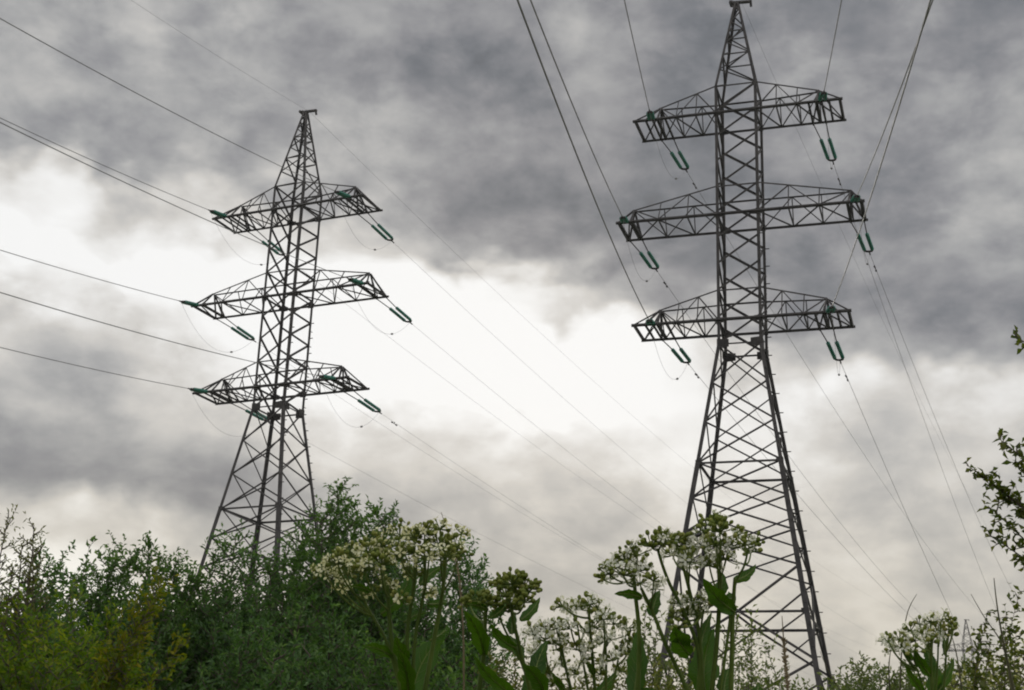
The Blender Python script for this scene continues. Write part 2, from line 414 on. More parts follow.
def make_pylon(name, label, loc, rz, drop, group='lattice pylons'):
    root = tag(empty(name, loc, rz), label, 'pylon', group)

    def hw(z): return BW - 0.15 * min(z, 0.0)
    def pt(sx, sy, z): return np.array([sx * hw(z), sy * hw(z), drop + z])
    C0 = lambda z: (0, 0, drop + z)
    zt = ARMS[1][1] + ATOP
    big = drop > 35
    zb = -drop
    # legs
    for sx in (-1, 1):
        for sy in (-1, 1):
            b = MB()
            b.angle(pt(sx, sy, zb), pt(sx, sy, -7.1), 0.26, 0.05, C0(zb / 2))
            b.angle(pt(sx, sy, -7.1), pt(sx, sy, 0), 0.20, 0.04, C0(-3))
            b.angle(pt(sx, sy, 0), pt(sx, sy, zt), 0.165, 0.035, C0(8))
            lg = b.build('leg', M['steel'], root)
            for z, w_ in ((0, 0.62), (-7.1, 0.3), (-15.3, 0.32), (ARMS[3][1], 0.4), (ARMS[2][1], 0.4), (ARMS[1][1], 0.4)):
                p = pt(sx, sy, z); gp = MB()
                for e in (-1, 1):
                    pass
                x0, x1, y0, y1, t_ = p[0] - sx * w_ * .95, p[0] + sx * .08, p[1] - sy * w_ * .95, p[1] + sy * .08, .025
                gp.add([(x1, y1, p[2] + e * w_ * .45) for e in (-1, 1)] + [(x0, y1, p[2] + e * w_ * .36) for e in (-1, 1)] + [(x1, y0, p[2] + e * w_ * .36) for e in (-1, 1)]
                       + [(x1 - sx * t_, y1 - sy * t_, p[2] + e * w_ * .45) for e in (-1, 1)] + [(x0, y1 - sy * t_, p[2] + e * w_ * .36) for e in (-1, 1)] + [(x1 - sx * t_, y0, p[2] + e * w_ * .36) for e in (-1, 1)],
                       [(0, 1, 3, 2), (0, 4, 5, 1), (6, 8, 9, 7), (6, 7, 11, 10), (2, 3, 9, 8), (4, 10, 11, 5), (0, 2, 8, 6), (1, 7, 9, 3), (0, 6, 10, 4), (1, 5, 11, 7)])
                gp.build('gusset_plate', M['chord'], lg)
            ft = MB(); p = pt(sx, sy, zb)
            ft.lathe(p - (0, 0, .3), p + (0, 0, .45), [(0, .75), (.55, .6), (1, .36)], 8)
            ft.build('footing', M['footing'], lg)
            if sx > 0 and not big:
                for i in range(46):
                    z = -18.2 + i * .55; p = pt(sx, sy, z); sb = MB()
                    sb.bar(p, p + ((.27 * sx, 0, 0) if i % 2 else (0.02, sy * .27, 0)), .045)
                    sb.build('step_bolt', M['steel'], lg)
    # the four faces
    low = [0, -2.35, -4.7, -7.1, -9.1, -11.0, -12.9]
    for fx, fy in ((0, -1), (1, 0), (0, 1), (-1, 0)):
        tx, ty = -fy, fx           # along the face, anticlockwise seen from above
        def fp(s, z, inset=0.03):
            h = hw(z)
            return np.array([fx * (h - inset) + tx * s * h, fy * (h - inset) + ty * s * h, drop + z])
        b = MB()
        k = 11; zs = np.linspace(0.05, zt, k)
        for i in range(k - 1):
            b.angle(fp(-1, zs[i]), fp(1, zs[i + 1]), .115, .032, C0(zs[i]))
        for z in [a[1] + ATOP for a in ARMS.values()] + [0.0]:
            b.angle(fp(-1, z), fp(1, z), .085, .025, C0(z - 1))
        for z in (ARMS[1][1], ARMS[2][1], ARMS[3][1]):
            if fx: b.angle(fp(-1, z), fp(1, z), .10, .03, C0(z - 1))
        for i in range(len(low) - 1):
            b.angle(fp(-1, low[i]), fp(1, low[i + 1]), .078, .022, C0(low[i]))
            b.angle(fp(1, low[i], .10), fp(-1, low[i + 1], .10), .078, .022, C0(low[i]))
        for z in (-7.1, -15.3): b.angle(fp(-1, z, .06), fp(1, z, .06), .12, .03, C0(z - 2))
        for s in (-1, 1):
            b.angle(fp(s, -12.9), fp(0, -15.3), .105, .03, C0(-13))
            b.angle(fp(0, -15.3), fp(s, -17.8), .105, .03, C0(-13))
            b.angle(fp(s * .5, -16.55), fp(s, -15.3, .07), .08, .025, C0(-13))
        for z0, z1 in ((-17.8, -22.6), (-22.6, zb + .4)):
            b.angle(fp(-1, z0), fp(1, z1), .105, .03, C0(z0)); b.angle(fp(1, z0, .13), fp(-1, z1, .13), .105, .03, C0(z0))
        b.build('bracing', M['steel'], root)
    # peak
    b = MB(); top = drop + ZAP; base = drop + zt
    def pk(sx, sy, t): h = BW + (0.10 - BW) * t; return np.array([sx * h, sy * h, base + (top - base) * t])
    for sx in (-1, 1):
        for sy in (-1, 1): b.angle(pk(sx, sy, 0), pk(sx, sy, 1), .14, .035, (0, 0, base + 3))
    ts = [0, .20, .37, .52, .65, .77, .88, .97]
    for (ax_, ay_), (bx_, by_) in (((-1, -1), (1, -1)), ((1, -1), (1, 1)), ((1, 1), (-1, 1)), ((-1, 1), (-1, -1))):
        for i in range(len(ts) - 1):
            a, c = ((ax_, ay_), (bx_, by_)) if i % 2 else ((bx_, by_), (ax_, ay_))
            b.angle(pk(*a, ts[i]), pk(*c, ts[i + 1]), .085, .025, (0, 0, base))
            if i in (2, 4): b.bar(pk(*a, ts[i]), pk(*c, ts[i]), .06)
    pko = b.build('peak', M['steel'], root)
    b = MB()
    b.bar((-.35, -.28, top), (-.35, .28, top), .16); b.bar((-.2, 0, top + .05), (.92, 0, top - .02), .17, .13)
    b.bar((.86, -.1, top + .03), (.86, .1, top - .34), .11); b.bar((-.30, 0, top + .12), (.12, 0, top - .42), .2, .16)
    b.build('earth_wire_bracket', M['chord'], pko)
    # crossarms
    for k, (L, z, xn, hn) in ARMS.items():
        for sx in (-1, 1):
            Z = drop + z
            b = MB()
            for sy in (-1, 1):
                b.angle((0, sy * HT, Z), (sx * (L + .16), sy * HT, Z), .135, .035, (sx * 3, 0, Z + .3))
                b.angle((sx * BW, sy * BW, Z + ATOP), (sx * xn, sy * .09, Z + hn), .085, .026, (sx * 2, 0, Z))
                b.angle((sx * xn, sy * .09, Z + hn), (sx * L, sy * HT, Z + .05), .085, .026, (sx * 2, 0, Z))
            b.bar((sx * L, -HT, Z + .01), (sx * L, HT, Z + .01), .14)
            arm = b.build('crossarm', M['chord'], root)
            b = MB()
            xs = np.linspace(BW, xn, 4)
            def rd(x, sy): t = (x - BW) / (xn - BW); return np.array([sx * x, sy * (BW + (.09 - BW) * t), Z + ATOP + (hn - ATOP) * t])
            def ch(x, sy): return np.array([sx * x, sy * (HT - .04), Z + .03])
            for i in range(len(xs)):
                for sy in (-1, 1):
                    if i: b.angle(rd(xs[i], sy), ch(xs[i], sy), .062, .02, (0, 0, Z))
                    if i < len(xs) - 1:
                        if i % 2: b.angle(rd(xs[i], sy), ch(xs[i + 1], sy), .062, .02, (0, 0, Z))
                        else: b.angle(ch(xs[i], sy), rd(xs[i + 1], sy), .062, .02, (0, 0, Z))
                if i: b.bar(ch(xs[i], -1), ch(xs[i], 1), .07)
                if i < len(xs) - 1:
                    s_ = 1 if i % 2 else -1
                    b.bar(ch(xs[i], s_) - (0, 0, .05), ch(xs[i + 1], -s_) - (0, 0, .05), .07)
            for sy in (-1, 1):
                for xa in ((ATT if sy < 0 else ATTF)[k] - .38, (ATT if sy < 0 else ATTF)[k] + .38):
                    b.bar(rd(xn, sy), ch(xa, sy), .09)
                    b.bar(ch(xa, -1), ch(xa, 1), .10)
            b.bar(ch(xn, -1) - (0, 0, .05), ch(L, 1) - (0, 0, .05), .07)
            b.build('bracing', M['steel'], arm)
    return root


TWR = {'R': (np.array([13.094, 76.710]), -0.3111, 26.808 + EYE), 'L': (np.array([-15.629, 93.242]), -0.4224, 26.927 + EYE)}
FAR = np.array([126.0, 391.0])
make_pylon('lattice_pylon', 'large dark steel lattice pylon standing behind the tallest white-flowered weeds', (*TWR['R'][0], 0), TWR['R'][1], TWR['R'][2])
make_pylon('lattice_pylon', 'steel lattice pylon seen at an angle, rising out of the dark green bushes', (*TWR['L'][0], 0), TWR['L'][1], TWR['L'][2])
make_pylon('lattice_pylon', 'tiny faint pylon far away on the skyline behind the pale shrub', (*FAR, 0), -0.47, 62.0 - ZAP)

# ------------------------------------------------------------------ insulators and wires
WIRES = {('R', 1): (0.407, {(1, -1): (0.0453, 0.00024), (1, 1): (0.1588, 0.000372), (2, 1): (0.0813, 0.000436), (3, 1): (0.1549, 0.000333), (2, -1): (0.0792, 0.000397), (3, -1): (0.0413, 0.000282), (0, 0): (0.0552, 0.000342)}),
         ('R', -1): (0.1688, {(1, -1): (0.2257, 0.00088), (1, 1): (0.2483, 0.00088), (2, -1): (0.2618, 0.00089), (2, 1): (0.2752, 0.00091), (3, 1): (0.2224, 0.0009), (3, -1): (0.2355, 0.00087), (0, 0): (0.24, 0.0009)}),
         ('L', 1): (0.4656, {(3, 1): (0.0848, 0.000324), (3, -1): (0.0558, 0.000238), (2, -1): (0.0854, 0.000326), (2, 1): (0.0995, 0.000368), (1, -1): (0.0899, 0.00034), (1, 1): (0.1138, 0.000411), (0, 0): (0.1052, 0.000385)}),
         ('L', -1): (0.2335, {(1, -1): (0.2631, 0.00075), (1, 1): (0.3002, 0.00075), (2, -1): (0.2599, 0.00073), (2, 1): (0.2627, 0.00068), (3, -1): (0.2302, 0.00074), (3, 1): (0.2541, 0.00076), (0, 0): (0.2928, 0.00072)})}
ARMN = {1: 'top', 2: 'middle', 3: 'lowest'}
SIDE = {-1: 'left', 1: 'right'}
TN = {'R': 'large pylon', 'L': 'angled pylon'}
LINK, GLS, YOKE = 1.7, 2.05, 0.3


def tw(s, x, y, z):
    (O, a, dr) = TWR[s]
    return np.array([O[0] + math.cos(a) * x - math.sin(a) * y, O[1] + math.sin(a) * x + math.cos(a) * y, dr + z])


ends = {}
for (s, side), (b_az, ws) in WIRES.items():
    hd = np.array([math.sin(b_az), math.cos(b_az), 0]) * side
    for (k, sd), (sl, cv) in ws.items():
        if k: A = tw(s, sd * (ATT if side < 0 else ATTF)[k], side * HT, ARMS[k][1])
        else: A = tw(s, 0.3, 0, ZAP)
        far = 335.0 if side > 0 else 175.0
        def at(t): return A + hd * t + np.array([0, 0, -sl * t + cv * t * t])
        d0 = unit(at(1.0) - A)
        t0 = 0.0
        where = 'running away to the horizon' if side > 0 else 'passing overhead towards the viewer'
        if k:
            t0 = LINK + GLS + YOKE
            LK = LINK if side > 0 else .25; GL = GLS if side > 0 else (1.25 if s == 'R' else 2.0); t0 = LK + GL + YOKE; sp0, sp1 = (.38, .25) if side > 0 else (.15, .13)
            a_ = TWR[s][1]; axd = np.array([math.cos(a_), math.sin(a_), 0])
            root = tag(empty('insulator_string', A), 'green insulator pair %s, %s crossarm\'s %s end, %s' % ('hanging off the far side' if side > 0 else 'on the near side', ARMN[k], SIDE[sd], TN[s]), 'insulator', 'insulator strings on the pylons')
            for q in (-1, 1):
                p0 = axd * q * sp0; p1 = axd * q * sp1 + d0 * LK; p2 = axd * q * (sp1 - .02) + d0 * (LK + GL)
                b = MB(); b.tube([p0, p1], .035, 5); b.lathe(p0, p0 + d0 * .15, [(0, .07), (1, .05)], 6)
                b.build('link', M['chord'], root)
                nd = 15; prof = []
                for i in range(nd):
                    f0 = i / nd
                    prof += [(f0 + .02 / nd, .05), (f0 + .30 / nd, .118), (f0 + .55 / nd, .11), (f0 + .75 / nd, .05)]
                b = MB(); b.lathe(p1, p2, prof, 9); b.build('insulator', M['glass'], root, True)
            b = MB()
            w_ = sp1 - .02
            b.tube(spline([axd * -w_ + d0 * (LK + GL), axd * -w_ * .75 + d0 * (LK + GL + .16), d0 * (LK + GL + .22), axd * w_ * .75 + d0 * (LK + GL + .16), axd * w_ + d0 * (LK + GL)], 12), .07, 6)
            b.tube([d0 * (LK + GL + .2), d0 * (t0 + .35)], .045, 5)
            b.build('yoke', M['chord'], root)
            ends[(s, k, sd, side)] = at(t0)
        ts = np.r_[np.linspace(t0, 60, 25), np.linspace(64, far, 40)]
        b = MB(); b.tube([at(t) for t in ts], ((.027 if s == 'R' else .023) if side < 0 else (.014 if s == 'R' else .009)) if k else .008, 5)
        w = b.build('power_line' if k else 'earth_wire', M['wire'])
        if k:
            tag(w, 'line from %s end of %s\'s %s crossarm, %s' % (SIDE[sd], TN[s], ARMN[k], where), 'power line', 'overhead lines')
            if side > 0 and (s == 'R' or k == 3):
                dm = MB(); td = t0 + 2.1; c = at(td) - np.array([0, 0, .10]); tdir = unit(at(td + 1) - at(td))
                dm.tube([c - tdir * .3, c + tdir * .3], .02, 5)
                for q in (-1, 1): dm.lathe(c + tdir * (q * .3 - .1), c + tdir * (q * .3 + .1), [(0, .03), (.2, .055), (.8, .055), (1, .03)], 7)
                dm.bar(c + (0, 0, .12), c, .05)
                dm.build('vibration_damper', M['chord'], w)
        else:
            tag(w, 'thin earth wire from the peak of the %s, %s' % (TN[s], where), 'earth wire', 'earth wires')
for s in 'RL':
    for k in (1, 2, 3):
        for sd in (-1, 1):
            p, q = ends[(s, k, sd, 1)], ends[(s, k, sd, -1)]
            pts = [p + (q - p) * t - np.array([0, 0, 1]) * (4 * t * (1 - t) * 2.1) for t in np.linspace(0, 1, 22)]
            b = MB(); b.tube(pts, .008, 5)
            c = pts[6]; b.lathe(c - (pts[7] - c) * .3, c + (pts[7] - c) * .3, [(0, .03), (.2, .07), (.8, .07), (1, .03)], 6)
            tag(b.build('jumper_wire', M['wire']), 'slack jumper loop below %s end of %s crossarm, %s' % (SIDE[sd], ARMN[k], TN[s]), 'jumper wire', 'jumper loops')


# ------------------------------------------------------------------ shrubs and trees
def leaf_arrays(B, Dr, N, L, Wd, fold=0.25, droop=0.15):
    """folded four-cornered leaves: base, two sides, tip"""
    B = np.asarray(B); n = len(B)
    Dr = unit(Dr); N = unit(N - Dr * (N * Dr).sum(1)[:, None]); S = np.cross(Dr, N)
    L = np.broadcast_to(L, (n,))[:, None]; Wd = np.broadcast_to(Wd, (n,))[:, None]
    mid = B + Dr * L * .48
    V = np.stack([B, mid + S * Wd * .5 + N * Wd * fold, B + Dr * L - N * L * droop, mid - S * Wd * .5 + N * Wd * fold], 1).reshape(-1, 3)
    i = np.arange(n)[:, None] * 4
    Fc = np.concatenate([i + [0, 1, 2], i + [0, 2, 3]], 1).reshape(-1, 3)
    return V, Fc


def shrub(name, label, cat, base, tips, leafmat, group=None, leaf=(.052, .021), side=(0.75, 0.12), gap=.062, twig=.2, lgap=.0155,
          rad=.022, barkmat=None, lift=.55, seed=1, start=.36, droop=.0, twgap=.055, bulge=.16, fill=0, via=None):
    """many-stemmed shrub: stems rise from the base to the given tips, side branches, twigs and single leaves"""
    r = np.random.default_rng(seed)
    base = np.asarray(base, float)
    root = tag(empty(name, base), label, cat, group)
    tr = MB()
    LB, LD, LN = [], [], []

    def leaves_on(pts, dens):
        seg = np.linalg.norm(np.diff(pts, axis=0), axis=1); tot = seg.sum()
        n = max(2, int(tot / dens)); cum = np.r_[0, np.cumsum(seg)]
        t = (np.arange(n) + r.uniform(.1, .9, n)) / n * tot
        for c in range(3): pass
        pos = np.stack([np.interp(t, cum, pts[:, c]) for c in range(3)], 1)
        d = unit(pts[-1] - pts[0])
        rd = unit(r.normal(size=(n, 3)))
        LB.append(pos); LD.append(unit(d * .55 + rd * .8 + np.array([0, 0, .12 - droop]))); LN.append(unit(r.normal(size=(n, 3)) * .7 + np.array([0, 0, 1.0])))

    tips = [np.asarray(t, float) for t in tips]; nt0 = len(tips)
    for _ in range(fill):
        i, j = r.integers(0, nt0, 2); w = r.uniform(); t = tips[i] * w + tips[j] * (1 - w)
        tips.append(t + np.array([r.normal() * .12, r.uniform(-.55, .5), -r.uniform(.10, .32) * (t[2] - EYE)]))
    for it, tip in enumerate(tips):
        tip = np.asarray(tip, float) - base; Ls = np.linalg.norm(tip)
        out = np.array([tip[0], tip[1], 0]); out = out / (np.linalg.norm(out) + 1e-6)
        mid = tip * .5 + out * Ls * bulge * r.uniform(.3, 1) + r.normal(size=3) * Ls * .02
        if via is not None and via[it] is not None: mid = np.asarray(via[it], float) - base
        b0 = r.normal(size=3) * [.08, .08, 0]
        st = spline([b0, mid, tip], 18)
        tr.tube(st, np.linspace(rad, rad * .12, 18) * (Ls / 3) ** .6, 6)
        cum = np.r_[0, np.cumsum(np.linalg.norm(np.diff(st, axis=0), axis=1))]; tot = cum[-1]
        t = tot * start; ang = r.uniform(0, 6.28)
        while t < tot:
            u = t / tot; p = np.array([np.interp(t, cum, st[:, c]) for c in range(3)])
            i = min(np.searchsorted(cum, t), 17); d = unit(st[i] - st[i - 1])
            ang += 2.4 + r.normal() * .5
            a = unit(np.cross(d, (.2, .9, .3))); b = np.cross(d, a)
            o = a * math.cos(ang) + b * math.sin(ang)
            ln = (side[0] * (1 - u) ** .8 + side[1]) * r.uniform(.55, 1.2)
            dr = unit(o * 1.0 + d * lift + np.array([0, 0, .1 - droop]))
            e = p + dr * ln + np.array([0, 0, .12 - droop]) * ln
            br = spline([p, p + dr * ln * .5 + r.normal(size=3) * ln * .05, e], 7)
            tr.tube(br, np.linspace(.006, .002, 7) * (rad / .022), 4, False)
            leaves_on(br[2:], lgap * 1.2)
            nt_ = int(ln / twgap)
            for j in range(nt_):
                v = (j + r.uniform(.2, .9)) / max(nt_, 1)
                q = br[min(6, int(v * 6))]
                td = unit(unit(r.normal(size=3)) * .9 + dr * .8 + np.array([0, 0, .2 - droop]))
                tl = twig * r.uniform(.5, 1.15) * (1 - .4 * v)
                tw_ = np.array([q, q + td * tl * .5, q + td * tl + np.array([0, 0, .03 - droop * tl])])
                if r.uniform() < .3: tr.tube(tw_, np.array([.003, .002, .001]) * (rad / .022), 3, False)
                leaves_on(tw_, lgap)
            t += gap * r.uniform(.7, 1.3) * (1.15 - .5 * u)
        leaves_on(st[10:], lgap * .8)
    B = np.vstack(LB); Dv = np.vstack(LD); N = np.vstack(LN); n = len(B)
    V, Fc = leaf_arrays(B, Dv, N, leaf[0] * r.uniform(.6, 1.25, n), leaf[1] * r.uniform(.7, 1.25, n))
    tk = tr.build('trunk', barkmat or M['bark'], root, True)
    np_mesh('crown', V, Fc, leafmat, root)
    return n


NL = 0
def tips_px(lst): return [P(x, y, d) for x, y, d in lst]
def base_under(x, d):
    p = P(x, 690, d); return np.array([p[0], p[1], 0.0])


GT = 'bushes and small trees along the meadow edge'
# left bank, back to front
NL += shrub('bush', 'tallest dark green bush, pointed tip in front of the angled pylon\'s right leg', 'bush', base_under(345, 13.5),
            tips_px([(340, 490, 13.4), (322, 518, 13), (306, 536, 13.6), (358, 512, 13.9), (374, 526, 13.2), (386, 518, 13.6), (330, 566, 12.4), (360, 571, 12.5), (300, 581, 12.7), (388, 566, 12.9), (345, 531, 13.0), (315, 616, 12.2), (352, 626, 12.1), (395, 596, 13.5), (383, 631, 12.4)]),
            M['leaf_dark'], GT, fill=20, seed=11, side=(.55, .17))
NL += shrub('bush', 'thin-topped green bush growing in front of the angled pylon\'s left legs', 'bush', base_under(232, 12.8),
            tips_px([(236, 536, 12.8), (214, 556, 12.6), (192, 580, 12.9), (250, 553, 13.2), (270, 560, 13.0), (286, 553, 13.4), (225, 598, 12.1), (258, 598, 12.0), (200, 620, 12.2), (283, 598, 12.3), (240, 638, 11.8), (205, 658, 11.8), (275, 648, 11.8), (188, 648, 12.6)]),
            M['leaf_blue'], GT, fill=34, seed=12, side=(.5, .12), lgap=.018)
NL += shrub('bush', 'rounded green bush left of the angled pylon, behind the yellowish branches', 'bush', base_under(135, 12.2),
            tips_px([(150, 555, 12.2), (128, 561, 12.3), (112, 565, 12.0), (166, 561, 12.5), (176, 581, 12.4), (100, 589, 11.8), (140, 599, 11.4), (165, 609, 11.5), (120, 619, 11.2), (180, 629, 12.0), (150, 649, 11.1), (178, 664, 11.6)]),
            M['leaf_dark'], GT, fill=24, seed=13, side=(.42, .19))
NL += shrub('bush', 'bluish green bush with narrow upright tips near the edge of the picture', 'bush', base_under(55, 11.6),
            tips_px([(47, 566, 11.6), (60, 565, 11.8), (74, 576, 11.6), (34, 593, 11.4), (18, 600, 11.4), (88, 598, 11.7), (55, 618, 10.8), (25, 638, 10.9), (80, 638, 10.8), (5, 618, 11.2), (-15, 608, 11.2), (45, 663, 10.6)]),
            M['leaf_blue'], GT, fill=24, seed=14, side=(.36, .10))
NL += shrub('sapling', 'small sapling tip with distinct round leaves standing above the bushes', 'sapling', base_under(86, 9.6),
            tips_px([(90, 544, 9.6), (80, 566, 9.6)]), M['leaf_dark'], None, leaf=(.05, .034), seed=15, side=(.12, .05), gap=.10, twig=.08, lgap=.05, rad=.010, start=.5)
NL += shrub('bush', 'wispy olive brown bush with fine sprays at the far left', 'bush', base_under(-20, 9.2),
            tips_px([(8, 518, 9.2), (34, 525, 9.3), (22, 543, 9.0), (-10, 528, 9.3), (30, 564, 9.0), (-25, 538, 9.2), (12, 568, 8.9), (33, 548, 9.2)]),
            M['leaf_olive'], GT, leaf=(.036, .011), fill=2, seed=16, side=(.26, .07), gap=.06, lgap=.015, twig=.13)
NL += shrub('bush', 'dark green bush directly behind the big weed with yellowish flowers', 'bush', base_under(425, 12.6),
            tips_px([(452, 548, 12.6), (466, 560, 12.8), (440, 565, 12.3), (418, 560, 12.8), (468, 590, 12.4), (400, 575, 12.6), (430, 600, 11.9), (455, 620, 12.0), (405, 620, 11.8), (440, 650, 11.6), (470, 640, 12.4)]),
            M['leaf_blue'], GT, fill=16, seed=17, side=(.42, .12))
# lower fringe of the left bank
NL += shrub('bush', 'low leafy bush filling the gap at the foot of the tallest bush', 'bush', base_under(300, 9.5),
            tips_px([(300, 612, 9.5), (330, 618, 9.5), (270, 625, 9.6), (250, 640, 9.4), (350, 640, 9.4), (370, 650, 9.5), (310, 655, 9.0), (280, 665, 9.0), (230, 660, 9.4)]),
            M['leaf_blue'], GT, fill=14, seed=18, side=(.42, .1), leaf=(.046, .019))
NL += shrub('bush', 'low bush with arching sprays behind the yellowish weed\'s lower stems', 'bush', base_under(405, 9.0),
            tips_px([(400, 640, 9), (430, 650, 9), (380, 655, 9), (450, 660, 9.1), (415, 672, 8.7), (470, 668, 9.2)]),
            M['leaf_dark'], GT, fill=10, seed=19, side=(.36, .1), leaf=(.046, .019))
# yellow-green sprays in front
YS = dict(leaf=(.022, .009), twig=.05, twgap=.022, lgap=.0095, rad=.008, bulge=-.02)
sb = P(-36, 690, 4.2); sb[2] = 0
NL += shrub('sapling', 'yellow sapling leaning right with long straight sprays in front of the bushes', 'sapling', sb,
            tips_px([(163, 576, 4.2), (157, 598, 4.15), (184, 642, 4.1), (140, 640, 4.2), (120, 655, 4.1)]),
            M['leaf_yellow'], 'yellow-green saplings in front', seed=20, side=(.075, .035), gap=.02, start=.6, **YS)
NL += shrub('sapling', 'yellow-green sapling with upright shoots between the leaning one and the corner', 'sapling', base_under(88, 4.4),
            tips_px([(72, 598, 4.4), (112, 612, 4.4), (92, 640, 4.3), (60, 645, 4.3), (128, 662, 4.2)]),
            M['leaf_mid'], 'yellow-green saplings in front', fill=8, seed=22, side=(.11, .04), gap=.022, start=.5, **YS)
NL += shrub('sapling', 'fresh green sapling with fine upright shoots at the lower left corner', 'sapling', base_under(25, 4.0),
            tips_px([(18, 602, 4.0), (38, 615, 4.1), (-5, 612, 4.0), (55, 636, 3.9), (10, 650, 3.8), (48, 660, 3.8)]),
            M['leaf_mid'], 'yellow-green saplings in front', fill=10, seed=21, side=(.12, .04), gap=.022, start=.5, **YS)

# far bushes to the right
GF = 'far bushes along the horizon'
NL += shrub('bush', 'far olive bush with rounded top below the large pylon\'s right foot', 'bush', base_under(865, 42),
            tips_px([(848, 674, 42), (862, 670, 42), (878, 673, 43), (892, 677, 42), (838, 685, 41), (905, 685, 42), (860, 692, 40), (885, 697, 40), (845, 699, 40)]),
            M['leaf_far'], GF, leaf=(.16, .07), fill=16, seed=31, side=(.8, .75), gap=.2, twig=.45, twgap=.14, lgap=.06, rad=.03)
NL += shrub('bush', 'far olive bush beside the small weed with the domed white head', 'bush', base_under(935, 44),
            tips_px([(925, 676, 44), (945, 673, 44), (960, 668, 44), (912, 688, 43), (975, 678, 44), (940, 692, 42), (990, 684, 44)]),
            M['leaf_far'], GF, leaf=(.16, .07), fill=16, seed=32, side=(.8, .75), gap=.2, twig=.45, twgap=.14, lgap=.06, rad=.03)
NL += shrub('bush', 'slender airy tree seen behind the tall weeds, between the pylon\'s legs', 'bush', base_under(748, 26),
            tips_px([(752, 622, 26), (738, 616, 26), (762, 640, 26), (745, 650, 25), (725, 635, 26), (765, 665, 26), (735, 672, 25)]),
            M['leaf_far'], GF, leaf=(.10, .045), fill=5, seed=33, side=(.45, .3), gap=.2, twig=.28, twgap=.14, lgap=.06, rad=.02)
NL += shrub('bush', 'airy light green bush behind the tall weeds, beside the pylon\'s left foot', 'bush', base_under(665, 20),
            tips_px([(658, 622, 20), (645, 610, 20), (672, 608, 20), (685, 638, 20), (640, 650, 20), (665, 660, 19), (692, 665, 20), (655, 642, 20)]),
            M['leaf_far'], GF, leaf=(.08, .035), fill=6, seed=34, side=(.35, .25), gap=.16, twig=.22, twgap=.11, lgap=.045, rad=.02)
NL += shrub('bush', 'low green undergrowth bush at the foot of the large pylon', 'bush', base_under(790, 30),
            tips_px([(770, 684, 30), (790, 688, 30), (805, 694, 30), (752, 692, 29), (820, 700, 30), (735, 696, 29)]),
            M['leaf_far'], GF, leaf=(.12, .06), fill=12, seed=35, side=(.5, .45), gap=.18, twig=.3, twgap=.12, lgap=.05, rad=.02)
NL += shrub('bush', 'yellow-green airy bush behind the budding weed', 'bush', base_under(515, 11),
            tips_px([(500, 663, 11), (515, 650, 11), (528, 658, 11), (495, 680, 11), (520, 680, 10.8), (545, 668, 11), (565, 676, 11)]),
            M['leaf_olive'], GF, leaf=(.04, .02), fill=8, seed=36, side=(.2, .14), gap=.08, twig=.14, twgap=.06, lgap=.025, rad=.012)
NL += shrub('bush', 'dense green bush low behind the white-flowered stems', 'bush', base_under(600, 12),
            tips_px([(585, 680, 12), (605, 676, 12), (622, 668, 12), (640, 678, 12), (565, 690, 12), (700, 680, 12), (670, 683, 12)]),
            M['leaf_olive'], GF, leaf=(.05, .025), fill=10, seed=37, side=(.3, .2), gap=.09, twig=.16, twgap=.06, lgap=.025, rad=.012)
# pale flowering shrub lower right
NL += shrub('shrub', 'pale shrub speckled with small whitish blossoms in the lower right corner', 'shrub', base_under(985, 6.0),
            tips_px([(955, 684, 6), (992, 668, 6), (1005, 671, 6), (1022, 656, 6), (945, 688, 6), (975, 684, 5.8), (1000, 688, 5.8), (1025, 684, 5.8), (955, 700, 5.7), (1040, 666, 6)]),
            M['leaf_pale'], None, leaf=(.026, .014), fill=8, seed=38, side=(.14, .08), gap=.04, twig=.09, twgap=.03, lgap=.014, rad=.010, start=.3)
# edge tree on the right, its trunk outside the frame
ET = [(968, 466, 1075, 560), (984, 480, 1080, 560), (998, 438, 1085, 520), (1012, 462, 1090, 540), (990, 536, 1075, 600), (988, 506, 1070, 590), (1016, 336, 1110, 420), (1018, 510, 1090, 580), (1030, 560, 1100, 620)]
NL += shrub('tree', 'sparse leafy branches reaching in at the right edge above the pale shrub', 'tree', np.array([*(P(1170, 690, 5.2)[:2]), 0.0]),
            tips_px([(a, b_, 5.2) for a, b_, _, _ in ET]), M['leaf_maple'], None, leaf=(.033, .020), seed=39, side=(.085, .035), gap=.042, twig=.05, twgap=.03, lgap=.0125, rad=.012, start=.80, droop=.15,
            via=[P(c_, d_, 5.2) for _, _, c_, d_ in ET])
NL += shrub('sapling', 'small leafy sapling with drooping leaf clusters beside the dark reeds', 'sapling', base_under(1030, 4.6),
            tips_px([(988, 610, 4.6), (1006, 613, 4.6), (980, 630, 4.6), (1016, 632, 4.6), (1020, 590, 4.7), (990, 640, 4.5)]),
            M['leaf_maple'], None, leaf=(.024, .014), seed=40, side=(.055, .03), gap=.036, twig=.035, twgap=.028, lgap=.013, rad=.007, start=.72, droop=.3)


